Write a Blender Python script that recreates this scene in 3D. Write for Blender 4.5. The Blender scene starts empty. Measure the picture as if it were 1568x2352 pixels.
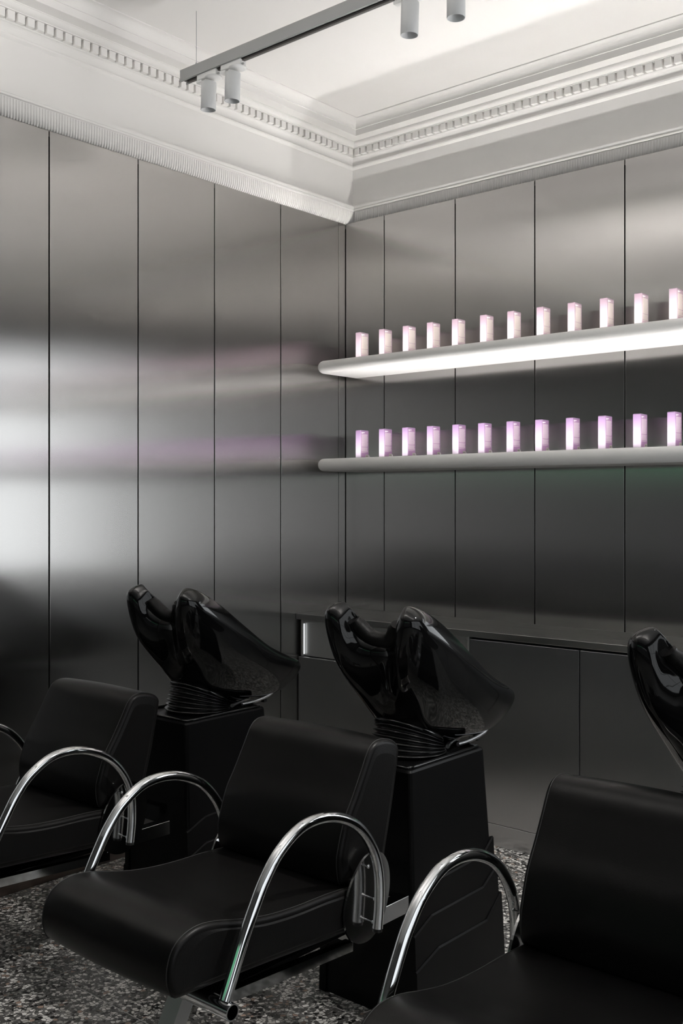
import bpy, bmesh, math, random
from mathutils import Vector, Matrix, noise
random.seed(7)
sc = bpy.context.scene
col = sc.collection
PI = math.pi

# ------------------------------------------------------------------ camera, world, exposure
cam_d = bpy.data.cameras.new('camera')
cam = bpy.data.objects.new('camera', cam_d)
col.objects.link(cam)
sc.camera = cam
cam_d.sensor_fit = 'HORIZONTAL'
cam_d.sensor_width = 36.0
cam_d.lens = 2345.0 / 1568.0 * 36.0
cam_d.shift_y = -24.0 / 1568.0
cam_d.clip_start = 0.05
cam.location = (3.445, -4.041, 1.45)
cam.rotation_euler = (math.radians(90), 0, math.atan2(0.6517, 0.7585))

world = bpy.data.worlds.new('world')
sc.world = world
world.use_nodes = True
world.node_tree.nodes['Background'].inputs[0].default_value = (0.75, 0.80, 0.85, 1)
world.node_tree.nodes['Background'].inputs[1].default_value = 0.35

sc.view_settings.view_transform = 'Standard'
sc.view_settings.look = 'None'
sc.view_settings.gamma = 1.0
sc.view_settings.use_curve_mapping = False
sc.view_settings.exposure = 0.0

LED_UPPER = 150.0        # emission of the strip let into the upper shelf
LED_LOWER = 115.0
WINDOW = 4.6            # daylight on the frosted panes at the far end of the back wall

SIDE_WINDOW = 1.3       # daylight on the side window in the right-hand wall, out of view
REAR_FILL = 0.07           # dim fill glow of added, unseen panes behind the viewpoint
UPLIGHT_FILL = 115.0         # added uplighters above the frame, filling the far ceiling with light

# ------------------------------------------------------------------ materials
def new_mat(name, color=(0.8, 0.8, 0.8), rough=0.5, metal=0.0, spec=0.5, coat=0.0, coat_r=0.05):
    m = bpy.data.materials.new(name)
    m.use_nodes = True
    p = m.node_tree.nodes['Principled BSDF']
    p.inputs['Base Color'].default_value = (*color, 1)
    p.inputs['Roughness'].default_value = rough
    p.inputs['Metallic'].default_value = metal
    p.inputs['Specular IOR Level'].default_value = spec
    p.inputs['Coat Weight'].default_value = coat
    p.inputs['Coat Roughness'].default_value = coat_r
    return m

def N(m, t, **kw):
    n = m.node_tree.nodes.new(t)
    for k, v in kw.items():
        setattr(n, k, v)
    return n

def L(m, a, b):
    m.node_tree.links.new(a, b)

def P(m):
    return m.node_tree.nodes['Principled BSDF']

def add_noise_bump(m, scale=(400, 400, 400), strength=0.1, dist=0.001, detail=3.0, coords='Object'):
    tc = N(m, 'ShaderNodeTexCoord')
    mp = N(m, 'ShaderNodeMapping')
    mp.inputs['Scale'].default_value = scale
    nz = N(m, 'ShaderNodeTexNoise')
    nz.inputs['Scale'].default_value = 1.0
    nz.inputs['Detail'].default_value = detail
    b = N(m, 'ShaderNodeBump')
    b.inputs['Strength'].default_value = strength
    b.inputs['Distance'].default_value = dist
    L(m, tc.outputs[coords], mp.inputs[0]); L(m, mp.outputs[0], nz.inputs[0])
    L(m, nz.outputs[0], b.inputs['Height'])
    L(m, b.outputs[0], P(m).inputs['Normal'])
    return nz, b

def brushed(name, color, rough, aniso, tangent, grain, wav=0.0, var=0.05, core=0.0, core_r=0.1):
    """brushed steel: grain runs along `tangent`, the blur spreads across it, fine grain streaks by noise, slow waviness of thin sheet,
    over a weaker, clearer core reflection"""
    m = bpy.data.materials.new(name); m.use_nodes = True
    nt = m.node_tree; nt.nodes.remove(nt.nodes['Principled BSDF'])
    out = nt.nodes['Material Output']
    g1 = N(m, 'ShaderNodeBsdfAnisotropic'); g2 = N(m, 'ShaderNodeBsdfAnisotropic')
    mixs = N(m, 'ShaderNodeMixShader'); mixs.inputs[0].default_value = core
    L(m, g1.outputs[0], mixs.inputs[1]); L(m, g2.outputs[0], mixs.inputs[2]); L(m, mixs.outputs[0], out.inputs[0])
    g1.inputs['Anisotropy'].default_value = aniso
    g2.inputs['Roughness'].default_value = core_r
    geo = N(m, 'ShaderNodeNewGeometry')
    tv = N(m, 'ShaderNodeCombineXYZ')
    for i in range(3):
        tv.inputs[i].default_value = tangent[i]
    L(m, tv.outputs[0], g1.inputs['Tangent'])
    mp = N(m, 'ShaderNodeMapping'); mp.inputs['Scale'].default_value = grain
    nz = N(m, 'ShaderNodeTexNoise'); nz.inputs['Scale'].default_value = 1.0; nz.inputs['Detail'].default_value = 4.0
    L(m, geo.outputs['Position'], mp.inputs[0]); L(m, mp.outputs[0], nz.inputs[0])
    mr = N(m, 'ShaderNodeMapRange')
    mr.inputs['To Min'].default_value = rough - var; mr.inputs['To Max'].default_value = rough + var
    L(m, nz.outputs[0], mr.inputs[0]); L(m, mr.outputs[0], g1.inputs['Roughness'])
    mx = N(m, 'ShaderNodeMix', data_type='RGBA')
    mx.inputs[6].default_value = (*[c * 0.975 for c in color], 1)
    mx.inputs[7].default_value = (*[min(1, c * 1.02) for c in color], 1)
    L(m, nz.outputs[0], mx.inputs[0])
    for g in (g1, g2):
        L(m, mx.outputs[2], g.inputs['Color'])
    if wav:
        n2 = N(m, 'ShaderNodeTexNoise'); n2.inputs['Scale'].default_value = 2.2; n2.inputs['Detail'].default_value = 1.0
        L(m, geo.outputs['Position'], n2.inputs[0])
        b = N(m, 'ShaderNodeBump'); b.inputs['Strength'].default_value = 1.0; b.inputs['Distance'].default_value = wav
        L(m, n2.outputs[0], b.inputs['Height'])
        for g in (g1, g2):
            L(m, b.outputs[0], g.inputs['Normal'])
    return m

M = {}
M['steel_wall'] = brushed('brushed_steel_panel', (0.49, 0.478, 0.466), 0.21, 0.68, (0, 0, 1), (300, 300, 2), wav=0.0009, var=0.006)
M['steel_door'] = brushed('brushed_steel_door', (0.56, 0.56, 0.565), 0.33, 0.60, (0, 0, 1), (120, 120, 1.2), wav=0.0010, var=0.05)
M['steel_top'] = brushed('brushed_steel_worktop', (0.45, 0.45, 0.445), 0.28, 0.4, (1, 0, 0), (2, 400, 2), var=0.02)
M['steel_satin'] = new_mat('satin_steel', (0.55, 0.555, 0.55), 0.42, 0.85)
M['chrome'] = new_mat('polished_chrome', (0.78, 0.79, 0.80), 0.07, 1.0)
M['steel_plate'] = new_mat('polished_steel_plate', (0.62, 0.62, 0.62), 0.12, 1.0)
M['leather'] = new_mat('black_leather', (0.0032, 0.0030, 0.0030), 0.37, 0.0, 0.16)
add_noise_bump(M['leather'], (420, 420, 420), 0.22, 0.0006, 2.0)
M['leather_side'] = new_mat('black_leather_side', (0.0040, 0.0039, 0.0039), 0.43, 0.0, 0.18)
add_noise_bump(M['leather_side'], (380, 380, 380), 0.45, 0.0009, 2.0)
M['gloss'] = new_mat('black_gloss_ceramic', (0.003, 0.003, 0.0032), 0.06, 0.0, 0.42)
M['satin'] = new_mat('black_satin_plastic', (0.0025, 0.0025, 0.0027), 0.34, 0.0, 0.13)
add_noise_bump(M['satin'], (900, 900, 900), 0.10, 0.0004)
M['rubber'] = new_mat('black_rubber', (0.010, 0.010, 0.010), 0.30, 0.0, 0.5)
M['plaster'] = new_mat('white_plaster', (0.80, 0.785, 0.765), 0.75, 0.0, 0.2)
add_noise_bump(M['plaster'], (9, 9, 9), 0.08, 0.01, 4.0)
M['shelf'] = new_mat('white_solid_surface', (0.80, 0.79, 0.77), 0.42, 0.0, 0.4)
M['dark_paint'] = new_mat('dark_wall_paint', (0.07, 0.069, 0.068), 0.7, 0.0, 0.3)
M['backing'] = new_mat('black_backing_board', (0.01, 0.01, 0.01), 0.8, 0.0, 0.2)
M['track'] = new_mat('grey_track_paint', (0.36, 0.365, 0.36), 0.45, 0.2, 0.5)
M['track_dark'] = new_mat('dark_track_slot', (0.07, 0.065, 0.062), 0.5)
M['spot'] = new_mat('light_grey_lamp_paint', (0.62, 0.63, 0.635), 0.48)
M['white_plastic'] = new_mat('white_plastic', (0.82, 0.82, 0.81), 0.4)
M['lens'] = new_mat('lamp_lens', (0.10, 0.10, 0.11), 0.15, 0.0, 0.6)
M['braid'] = new_mat('braided_steel', (0.42, 0.42, 0.43), 0.34, 1.0)
add_noise_bump(M['braid'], (700, 700, 300), 0.8, 0.001)
M['thread'] = new_mat('dark_thread', (0.008, 0.0078, 0.0078), 0.5)
M['white_ink'] = new_mat('white_ink', (0.86, 0.84, 0.84), 0.6)
M['frame'] = new_mat('window_frame_paint', (0.35, 0.36, 0.37), 0.5)

def emit(name, color, strength):
    m = bpy.data.materials.new(name); m.use_nodes = True
    nt = m.node_tree; nt.nodes.remove(nt.nodes['Principled BSDF'])
    e = nt.nodes.new('ShaderNodeEmission')
    e.inputs[0].default_value = (*color, 1); e.inputs[1].default_value = strength
    nt.links.new(e.outputs[0], nt.nodes['Material Output'].inputs[0])
    return m
M['led_upper'] = emit('led_strip_upper', (1.0, 0.975, 0.945), LED_UPPER)
M['led_lower'] = emit('led_strip_lower', (1.0, 0.98, 0.96), LED_LOWER)
M['led_niche'] = emit('niche_led', (0.97, 0.985, 1.0), 0.9)  # added glow that brightens the niche panel
M['led_up'] = emit('uplighter_led', (1.0, 0.975, 0.95), UPLIGHT_FILL)
M['pane_side'] = emit('side_window_daylight', (0.93, 0.97, 1.0), SIDE_WINDOW)
M['green_glow'] = emit('green_transom_glass', (0.25, 0.80, 0.45), 0.55)  # added glow that puts green streaks in the chrome
M['white_glow'] = emit('white_transom_glass', (0.95, 0.97, 1.0), 0.6)  # added glow for the white streak beside the green
M['pane_dim'] = emit('shopfront_glass_glow', (0.93, 0.96, 1.0), REAR_FILL)
M['pane'] = emit('frosted_daylight_pane', (0.93, 0.97, 1.0), WINDOW)

# terrazzo
def terrazzo():
    m = new_mat('terrazzo', (0.1, 0.1, 0.1), 0.34, 0.0, 0.5)
    p = P(m)
    geo = N(m, 'ShaderNodeNewGeometry')
    oi = N(m, 'ShaderNodeObjectInfo')
    sc3 = N(m, 'ShaderNodeVectorMath', operation='SCALE'); sc3.inputs['Scale'].default_value = 9.0
    cmb = N(m, 'ShaderNodeCombineXYZ')
    L(m, oi.outputs['Random'], cmb.inputs[0]); L(m, oi.outputs['Random'], cmb.inputs[1])
    L(m, cmb.outputs[0], sc3.inputs[0])
    flat = N(m, 'ShaderNodeVectorMath', operation='MULTIPLY'); flat.inputs[1].default_value = (1, 1, 0)
    L(m, geo.outputs['Position'], flat.inputs[0])
    add = N(m, 'ShaderNodeVectorMath', operation='ADD')
    L(m, flat.outputs[0], add.inputs[0]); L(m, sc3.outputs[0], add.inputs[1])
    # wobble so the chips are angular and irregular
    nz = N(m, 'ShaderNodeTexNoise'); nz.inputs['Scale'].default_value = 40.0
    L(m, add.outputs[0], nz.inputs[0])
    wob = N(m, 'ShaderNodeVectorMath', operation='SCALE'); wob.inputs['Scale'].default_value = 0.006
    L(m, nz.outputs['Color'], wob.inputs[0])
    v = N(m, 'ShaderNodeVectorMath', operation='ADD')
    L(m, add.outputs[0], v.inputs[0]); L(m, wob.outputs[0], v.inputs[1])
    prev = None
    for scale, edge, cols, keep in ((170.0, 0.14, ((0.0, (0.06, 0.058, 0.056)), (0.5, (0.26, 0.255, 0.245)), (0.80, (0.62, 0.61, 0.585))), 0.35),
                                    (84.0, 0.10, ((0.0, (0.006, 0.006, 0.006)), (0.22, (0.14, 0.137, 0.132)), (0.36, (0.45, 0.44, 0.415)), (0.58, (0.78, 0.765, 0.735)), (0.94, (0.34, 0.24, 0.185))), 0.42)):
        vo = N(m, 'ShaderNodeTexVoronoi', feature='F1', voronoi_dimensions='2D'); vo.inputs['Scale'].default_value = scale
        de = N(m, 'ShaderNodeTexVoronoi', feature='DISTANCE_TO_EDGE', voronoi_dimensions='2D'); de.inputs['Scale'].default_value = scale
        L(m, v.outputs[0], vo.inputs['Vector']); L(m, v.outputs[0], de.inputs['Vector'])
        sep = N(m, 'ShaderNodeSeparateColor'); L(m, vo.outputs['Color'], sep.inputs[0])
        ramp = N(m, 'ShaderNodeValToRGB'); ramp.color_ramp.interpolation = 'CONSTANT'
        els = ramp.color_ramp.elements
        while len(els) > 1:
            els.remove(els[-1])
        els[0].position = 0.0; els[0].color = (*cols[0][1], 1)
        for pos, c in cols[1:]:
            e = els.new(pos); e.color = (*c, 1)
        L(m, sep.outputs[0], ramp.inputs[0])
        # is chip: far from cell edge and randomly kept
        a = N(m, 'ShaderNodeMath', operation='GREATER_THAN'); a.inputs[1].default_value = edge
        L(m, de.outputs['Distance'], a.inputs[0])
        b = N(m, 'ShaderNodeMath', operation='GREATER_THAN'); b.inputs[1].default_value = keep
        L(m, sep.outputs[1], b.inputs[0])
        c = N(m, 'ShaderNodeMath', operation='MULTIPLY'); L(m, a.outputs[0], c.inputs[0]); L(m, b.outputs[0], c.inputs[1])
        mix = N(m, 'ShaderNodeMix', data_type='RGBA')
        L(m, c.outputs[0], mix.inputs[0])
        if prev is None:
            mix.inputs[6].default_value = (0.085, 0.083, 0.080, 1)
        else:
            L(m, prev, mix.inputs[6])
        L(m, ramp.outputs[0], mix.inputs[7])
        prev = mix.outputs[2]
    L(m, prev, p.inputs['Base Color'])
    return m
M['terrazzo'] = terrazzo()
M['grout'] = new_mat('grey_grout', (0.36, 0.355, 0.345), 0.7)

def wood(name):
    m = new_mat(name, (0.05, 0.035, 0.027), 0.35, 0.0, 0.5)
    geo = N(m, 'ShaderNodeNewGeometry')
    mp = N(m, 'ShaderNodeMapping'); mp.inputs['Scale'].default_value = (8, 3, 60)
    nz = N(m, 'ShaderNodeTexNoise'); nz.inputs['Detail'].default_value = 6; nz.inputs['Scale'].default_value = 1.0
    L(m, geo.outputs['Position'], mp.inputs[0]); L(m, mp.outputs[0], nz.inputs[0])
    r = N(m, 'ShaderNodeValToRGB')
    r.color_ramp.elements[0].color = (0.030, 0.022, 0.018, 1); r.color_ramp.elements[0].position = 0.3
    r.color_ramp.elements[1].color = (0.085, 0.062, 0.050, 1); r.color_ramp.elements[1].position = 0.75
    L(m, nz.outputs[0], r.inputs[0]); L(m, r.outputs[0], P(m).inputs['Base Color'])
    return m
M['wood'] = wood('dark_brown_wood')

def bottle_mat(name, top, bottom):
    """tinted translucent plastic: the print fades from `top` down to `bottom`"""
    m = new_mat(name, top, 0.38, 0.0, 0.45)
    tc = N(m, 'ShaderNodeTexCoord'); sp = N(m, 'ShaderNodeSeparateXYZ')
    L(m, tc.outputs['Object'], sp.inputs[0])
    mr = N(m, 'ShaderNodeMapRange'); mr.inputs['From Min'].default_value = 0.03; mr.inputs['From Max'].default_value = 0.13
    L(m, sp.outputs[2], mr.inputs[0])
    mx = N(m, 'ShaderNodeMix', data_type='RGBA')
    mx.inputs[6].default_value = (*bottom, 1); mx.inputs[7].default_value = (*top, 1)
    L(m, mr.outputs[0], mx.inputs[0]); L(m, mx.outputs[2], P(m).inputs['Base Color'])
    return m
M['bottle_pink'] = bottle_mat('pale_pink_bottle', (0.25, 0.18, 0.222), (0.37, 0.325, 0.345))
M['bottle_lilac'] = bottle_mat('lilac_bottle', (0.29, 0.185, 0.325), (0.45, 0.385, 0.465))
M['label_pink'] = new_mat('mauve_label_print', (0.42, 0.31, 0.36), 0.5)
M['label_lilac'] = new_mat('purple_label_print', (0.36, 0.20, 0.36), 0.5)
M['ink_pink'] = new_mat('pale_beige_ink', (0.60, 0.54, 0.50), 0.6)
M['ink_lilac'] = new_mat('pale_lilac_ink', (0.62, 0.50, 0.58), 0.6)
M['barcode'] = new_mat('barcode_white', (0.62, 0.59, 0.52), 0.6)
M['barcode_bar'] = new_mat('barcode_bar_grey', (0.28, 0.26, 0.24), 0.6)

# ------------------------------------------------------------------ mesh helpers
class MB:
    def __init__(self):
        self.v, self.f, self.s = [], [], []
    def add(self, vs, fs, smooth=False):
        o = len(self.v)
        self.v.extend([tuple(v) for v in vs])
        for f in fs:
            self.f.append(tuple(i + o for i in f)); self.s.append(smooth)
        return self
    def box(self, x0, x1, y0, y1, z0, z1):
        vs = [(x, y, z) for x in (x0, x1) for y in (y0, y1) for z in (z0, z1)]
        return self.add(vs, [(0, 1, 3, 2), (4, 6, 7, 5), (0, 4, 5, 1), (2, 3, 7, 6), (0, 2, 6, 4), (1, 5, 7, 3)])
    def bbox(self, x0, x1, y0, y1, z0, z1, r=0.003, seg=2, smooth=False):
        bm = bmesh.new()
        bmesh.ops.create_cube(bm, size=1.0)
        for v in bm.verts:
            v.co = Vector((x0 + (v.co.x + .5) * (x1 - x0), y0 + (v.co.y + .5) * (y1 - y0), z0 + (v.co.z + .5) * (z1 - z0)))
        bmesh.ops.bevel(bm, geom=bm.edges[:], offset=r, segments=seg, affect='EDGES', profile=0.5)
        bm.verts.index_update()
        self.add([v.co[:] for v in bm.verts], [[v.index for v in f.verts] for f in bm.faces], smooth)
        bm.free()
        return self
    def tube(self, pts, r, n=14, closed=False, caps=True, smooth=True, ry=None, up=None):
        """sweep a circle (or ellipse r x ry) along pts"""
        pts = [Vector(p) for p in pts]
        k = len(pts)
        ry = ry or r
        vs, fs = [], []
        prev = None
        for i in range(k):
            if closed:
                t = pts[(i + 1) % k] - pts[i - 1]
            else:
                t = pts[min(i + 1, k - 1)] - pts[max(i - 1, 0)]
            t.normalize()
            if prev is None:
                a = Vector(up) if up else (Vector((0, 0, 1)) if abs(t.z) < .9 else Vector((1, 0, 0)))
            else:
                a = prev
            a = (a - t * a.dot(t)).normalized(); b = t.cross(a); prev = a
            rr = r[i] if isinstance(r, (list, tuple)) else r
            rb = ry[i] if isinstance(ry, (list, tuple)) else ry
            for j in range(n):
                w = 2 * PI * j / n
                vs.append(pts[i] + a * (rr * math.cos(w)) + b * (rb * math.sin(w)))
        for i in range(k if closed else k - 1):
            i2 = (i + 1) % k
            for j in range(n):
                j2 = (j + 1) % n
                fs.append((i * n + j, i * n + j2, i2 * n + j2, i2 * n + j))
        self.add(vs, fs, smooth)
        if caps and not closed:
            self.add(vs[:n][::-1], [tuple(range(n))]); self.add(vs[-n:], [tuple(range(n))])
        return self
    def lathe(self, prof, c, n=28, axis='z', smooth=True):
        """prof: (radius, height) pairs around axis through c"""
        vs, fs = [], []
        for (r, h) in prof:
            for j in range(n):
                a = 2 * PI * j / n
                q = (r * math.cos(a), r * math.sin(a), h)
                if axis == 'x':
                    q = (q[2], q[0], q[1])
                elif axis == 'y':
                    q = (q[0], q[2], q[1])
                vs.append((c[0] + q[0], c[1] + q[1], c[2] + q[2]))
        for i in range(len(prof) - 1):
            for j in range(n):
                j2 = (j + 1) % n
                fs.append((i * n + j, i * n + j2, (i + 1) * n + j2, (i + 1) * n + j))
        return self.add(vs, fs, smooth)
    def prism(self, poly, axis, a0, a1, smooth=False):
        """poly in the two other axes, extruded along axis from a0 to a1"""
        n = len(poly)
        def mk(p, a):
            if axis == 'x': return (a, p[0], p[1])
            if axis == 'y': return (p[0], a, p[1])
            return (p[0], p[1], a)
        vs = [mk(p, a0) for p in poly] + [mk(p, a1) for p in poly]
        self.add(vs, [(i, (i + 1) % n, n + (i + 1) % n, n + i) for i in range(n)], smooth)
        self.add(vs[:n][::-1], [tuple(range(n))]); self.add(vs[n:], [tuple(range(n))])
        return self
    def grid(self, rows, closed_u=True, smooth=True):
        n = len(rows[0]); vs = [p for r in rows for p in r]; fs = []
        for i in range(len(rows) - 1):
            for j in range(n if closed_u else n - 1):
                j2 = (j + 1) % n
                fs.append((i * n + j, i * n + j2, (i + 1) * n + j2, (i + 1) * n + j))
        return self.add(vs, fs, smooth)
    def mesh(self, name, weld=False, normals=True):
        me = bpy.data.meshes.new(name)
        me.from_pydata(self.v, [], self.f)
        me.polygons.foreach_set('use_smooth', self.s)
        if weld or normals:
            bm = bmesh.new(); bm.from_mesh(me)
            if weld:
                bmesh.ops.remove_doubles(bm, verts=bm.verts, dist=1e-5)
            bmesh.ops.recalc_face_normals(bm, faces=bm.faces)
            bm.to_mesh(me); bm.free()
        me.update()
        return me
    def build(self, name, mat, parent=None, weld=False, loc=None):
        me = self.mesh(name, weld)
        me.materials.append(M[mat] if isinstance(mat, str) else mat)
        return link(name, me, parent, loc)

def link(name, me, parent=None, loc=None):
    o = bpy.data.objects.new(name, me)
    col.objects.link(o)
    if parent:
        o.parent = parent
    if loc:
        o.location = loc
    return o

def tag(o, label=None, cat=None, group=None, kind=None):
    if label: o['label'] = label
    if cat: o['category'] = cat
    if group: o['group'] = group
    if kind: o['kind'] = kind
    return o

def empty(name, loc):
    o = bpy.data.objects.new(name, None)
    o.empty_display_size = 0.05
    col.objects.link(o); o.location = loc
    return o

def copy_tree(o, parent=None):
    c = o.copy(); col.objects.link(c); c.parent = parent
    for ch in o.children:
        copy_tree(ch, c)
    return c

def catmull(pts, per, closed=False):
    pts = [Vector(p) for p in pts]; n = len(pts); out = []
    rng = n if closed else n - 1
    for i in range(rng):
        if closed:
            p0, p1, p2, p3 = pts[i - 1], pts[i], pts[(i + 1) % n], pts[(i + 2) % n]
        else:
            p1, p2 = pts[i], pts[i + 1]
            p0 = pts[i - 1] if i > 0 else p1 * 2 - p2
            p3 = pts[i + 2] if i + 2 < n else p2 * 2 - p1
        # centripetal-ish: plain uniform with mild tension
        for k in range(per):
            t = k / per
            a = (p2 - p0) * 0.5; b = (p3 - p1) * 0.5
            h00 = 2*t**3 - 3*t**2 + 1; h10 = t**3 - 2*t**2 + t; h01 = -2*t**3 + 3*t**2; h11 = t**3 - t**2
            out.append(p1 * h00 + a * h10 + p2 * h01 + b * h11)
    if not closed:
        out.append(pts[-1])
    return out

def resample(pts, n, closed=True):
    pts = [Vector(p) for p in pts]
    seq = pts + ([pts[0]] if closed else [])
    d = [0.0]
    for a, b in zip(seq, seq[1:]):
        d.append(d[-1] + (b - a).length)
    out = []; j = 0
    cnt = n if closed else n - 1
    for i in range(n):
        s = d[-1] * i / cnt
        while j < len(d) - 2 and d[j + 1] < s:
            j += 1
        w = (s - d[j]) / max(1e-9, d[j + 1] - d[j])
        out.append(seq[j].lerp(seq[j + 1], min(1, max(0, w))))
    return out

# ------------------------------------------------------------------ the room
XR, YF, ZC = 5.6, -6.6, 3.384       # right wall, wall behind the camera, ceiling
XFL, YFB = -0.015, 0.075            # plaster faces above the steel panels (left, back)
ZP = 2.893                          # top of the steel panels

# floor: grout bed with terrazzo tiles laid on it
fl = MB().box(-0.2, XR, YF, 0.2, -0.1, -0.0008).build('floor', 'grout')
tag(fl, 'dark grey terrazzo tile floor with pale grey joints', None, None, 'structure')
TP, TX, TY = 0.41, 0.748, -2.241
tile_me = MB().bbox(0.0021, TP - 0.0021, 0.0021, TP - 0.0021, -0.012, 0.0, 0.0006, 1).mesh('tile')
tile_me.materials.append(M['terrazzo'])
i0 = math.floor((0 - TX) / TP); j0 = math.floor((YF - TY) / TP)
for i in range(i0, math.ceil((XR - TX) / TP)):
    for j in range(j0, math.ceil((0.0 - TY) / TP)):
        x, y = TX + i * TP, TY + j * TP
        if y > -0.42:
            continue                 # under the cabinets
        link('tile', tile_me, fl, (x, y, 0))

ce = MB().box(-0.3, XR + 0.2, YF - 0.2, 0.3, ZC, ZC + 0.12).build('ceiling', 'plaster')
tag(ce, 'smooth white plaster ceiling', None, None, 'structure')

# left wall
wl = MB().box(-0.3, XFL, YF, 0.3, ZP - 0.02, ZC).build('wall_left', 'plaster')
tag(wl, 'white plaster wall above brushed steel panels on the left', None, None, 'structure')
MB().box(-0.3, -0.013, YF, 0.3, 0, ZP - 0.02).build('backing', 'backing', wl)
def panel(parent, name, x0, x1, y0, y1, z0, z1, mat):
    return MB().bbox(x0, x1, y0, y1, z0, z1, 0.0012, 2).build(name, mat, parent)
G = 0.0028
ys = [0.0, -0.052]
while ys[-1] > YF:
    ys.append(round(ys[-1] - 0.43, 4))
for k in range(len(ys) - 1):
    cy_ = (ys[k] + ys[k + 1]) / 2; hw = (ys[k] - ys[k + 1]) / 2 - (G if k else 0.001)
    o = MB().bbox(-0.012, 0.0, -hw, hw, 0.0, ZP - 0.001, 0.0012, 2).build('panel', 'steel_wall', wl, loc=(0, cy_, 0))
    o.rotation_euler.z = math.radians((0, 0, .03, -.05, .04, .30, -.1, .08)[k % 8]) if k > 1 else 0
# back wall
wb = MB().box(-0.3, XR + 0.2, YFB, 0.3, ZP - 0.02, ZC).build('wall_back', 'plaster')
tag(wb, 'white plaster wall above brushed steel panels behind the counter', None, None, 'structure')
WX0, WX1, WZ0, WZ1 = 2.836, 4.556, 0.93, 2.62
for (a, b, c, d) in ((-0.3, WX0, 0, ZP - .02), (WX1, XR + .2, 0, ZP - .02), (WX0, WX1, 0, WZ0), (WX0, WX1, WZ1, ZP - .02)):
    MB().box(a, b, 0.014, 0.3, c, d).build('backing', 'backing', wb)
xs = [0.001, 0.256]
while xs[-1] < XR - 0.4:
    xs.append(round(xs[-1] + 0.43, 4))
xs.append(XR)
for k in range(len(xs) - 1):
    cx_ = (xs[k] + xs[k + 1]) / 2; hw = (xs[k + 1] - xs[k]) / 2 - G
    if WX0 - .01 < cx_ < WX1 + .01:
        spans = ((0.0, WZ0), (WZ1, ZP - .001))
    else:
        spans = ((0.0, ZP - 0.001),)
    for (z0, z1) in spans:
        o = MB().bbox(-hw, hw, 0.0, 0.012, z0, z1, 0.0012, 2).build('panel', 'steel_wall', wb, loc=(cx_, 0, 0))
        o.rotation_euler.z = math.radians((0, .04, -.05, .05, -.03, .06)[k % 6])
# side and rear walls out of view
wr = MB().box(XR, XR + 0.2, YF, 0.3, 0, ZC).build('wall_right', 'dark_paint')
tag(wr, 'dark painted side wall out of view', None, None, 'structure')
wf = MB().box(-0.3, XR + 0.2, YF - 0.2, YF, 0, ZC).build('wall_front', 'dark_paint')
tag(wf, 'dark painted wall behind the viewpoint', None, None, 'structure')

# window at the far end of the back wall, beyond the right edge of the picture
wi = empty('window_1', ((WX0 + WX1) / 2, 0.06, WZ0)); tag(wi, 'frosted daylight window at the far end of the back wall', None, None, 'structure')
cxw, hh, hw = 0.0, WZ1 - WZ0, (WX1 - WX0) / 2
for i, (za, zb) in enumerate(((0.0, 1.27), (1.27, 1.43), (1.43, 1.61), (1.61, hh))):
    MB().bbox(-hw + .03, hw - .03, 0.0, 0.006, za + .012, zb - .012, 0.001, 1).build('pane', 'pane', wi)
for z in (0.0, 1.27, 1.43, 1.61, hh):
    MB().bbox(-hw, hw, -0.03, 0.03, max(0, z - .012), min(hh, z + .012), 0.002, 1).build('mullion', 'frame', wi)
for x in (-hw, hw - .03):
    MB().bbox(x, x + .03, -0.03, 0.03, 0.012, hh - .012, 0.002, 1).build('window_frame', 'frame', wi)

# added window behind the viewpoint: dim fill panes, coloured strip for chrome reflections
w2 = empty('window_2', (2.7, YF + 0.012, 0.55)); tag(w2, 'wide shopfront window in the wall behind the viewpoint', None, None, 'structure')
for i in range(3):
    xa, xb = -2.4 + i * 1.6 + .03, -0.8 + i * 1.6 - .03
    MB().bbox(xa, xb, 0.0, 0.008, 0.03, 1.16, 0.001, 1).build('pane', 'pane_dim', w2)
    MB().bbox(xa, xb, 0.0, 0.008, 1.19, 1.50, 0.001, 1).build('transom_pane', 'white_glow' if i == 2 else 'green_glow', w2)
for i in range(4):
    MB().bbox(-2.43 + i * 1.6, -2.37 + i * 1.6, -0.01, 0.04, 0.0, 1.53, 0.002, 1).build('window_frame', 'frame', w2)
for z in (0.0, 1.16, 1.50):
    MB().bbox(-2.37, 2.37, -0.01, 0.038, z, z + .03, 0.002, 1).build('window_frame', 'frame', w2)

# tall side window in the right-hand wall, out of view
w3 = empty('window_3', (XR - 0.012, -3.0, 0.35)); tag(w3, 'tall daylight window in the right-hand wall out of view', None, None, 'structure')
for i in range(3):
    MB().bbox(-0.008, 0.0, -2.1 + i * 1.4 + .03, -0.7 + i * 1.4 - .03, 0.03, 2.5, 0.001, 1).build('pane', 'pane_side', w3)
for i in range(4):
    MB().bbox(-0.04, 0.01, -2.13 + i * 1.4, -2.07 + i * 1.4, 0.0, 2.53, 0.002, 1).build('window_frame', 'frame', w3)
for z in (0.0, 1.3, 2.5):
    MB().bbox(-0.038, 0.01, -2.07, 2.07, z, z + .03, 0.002, 1).build('window_frame', 'frame', w3)

# skirting along the left wall
bl = MB().bbox(0.001, 0.062, YF + .01, -0.40, 0.0, 0.10, 0.002, 1).build('baseboard_left', 'wood')
tag(bl, 'low dark brown wooden skirting along the left wall', None, None, 'structure')

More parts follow.
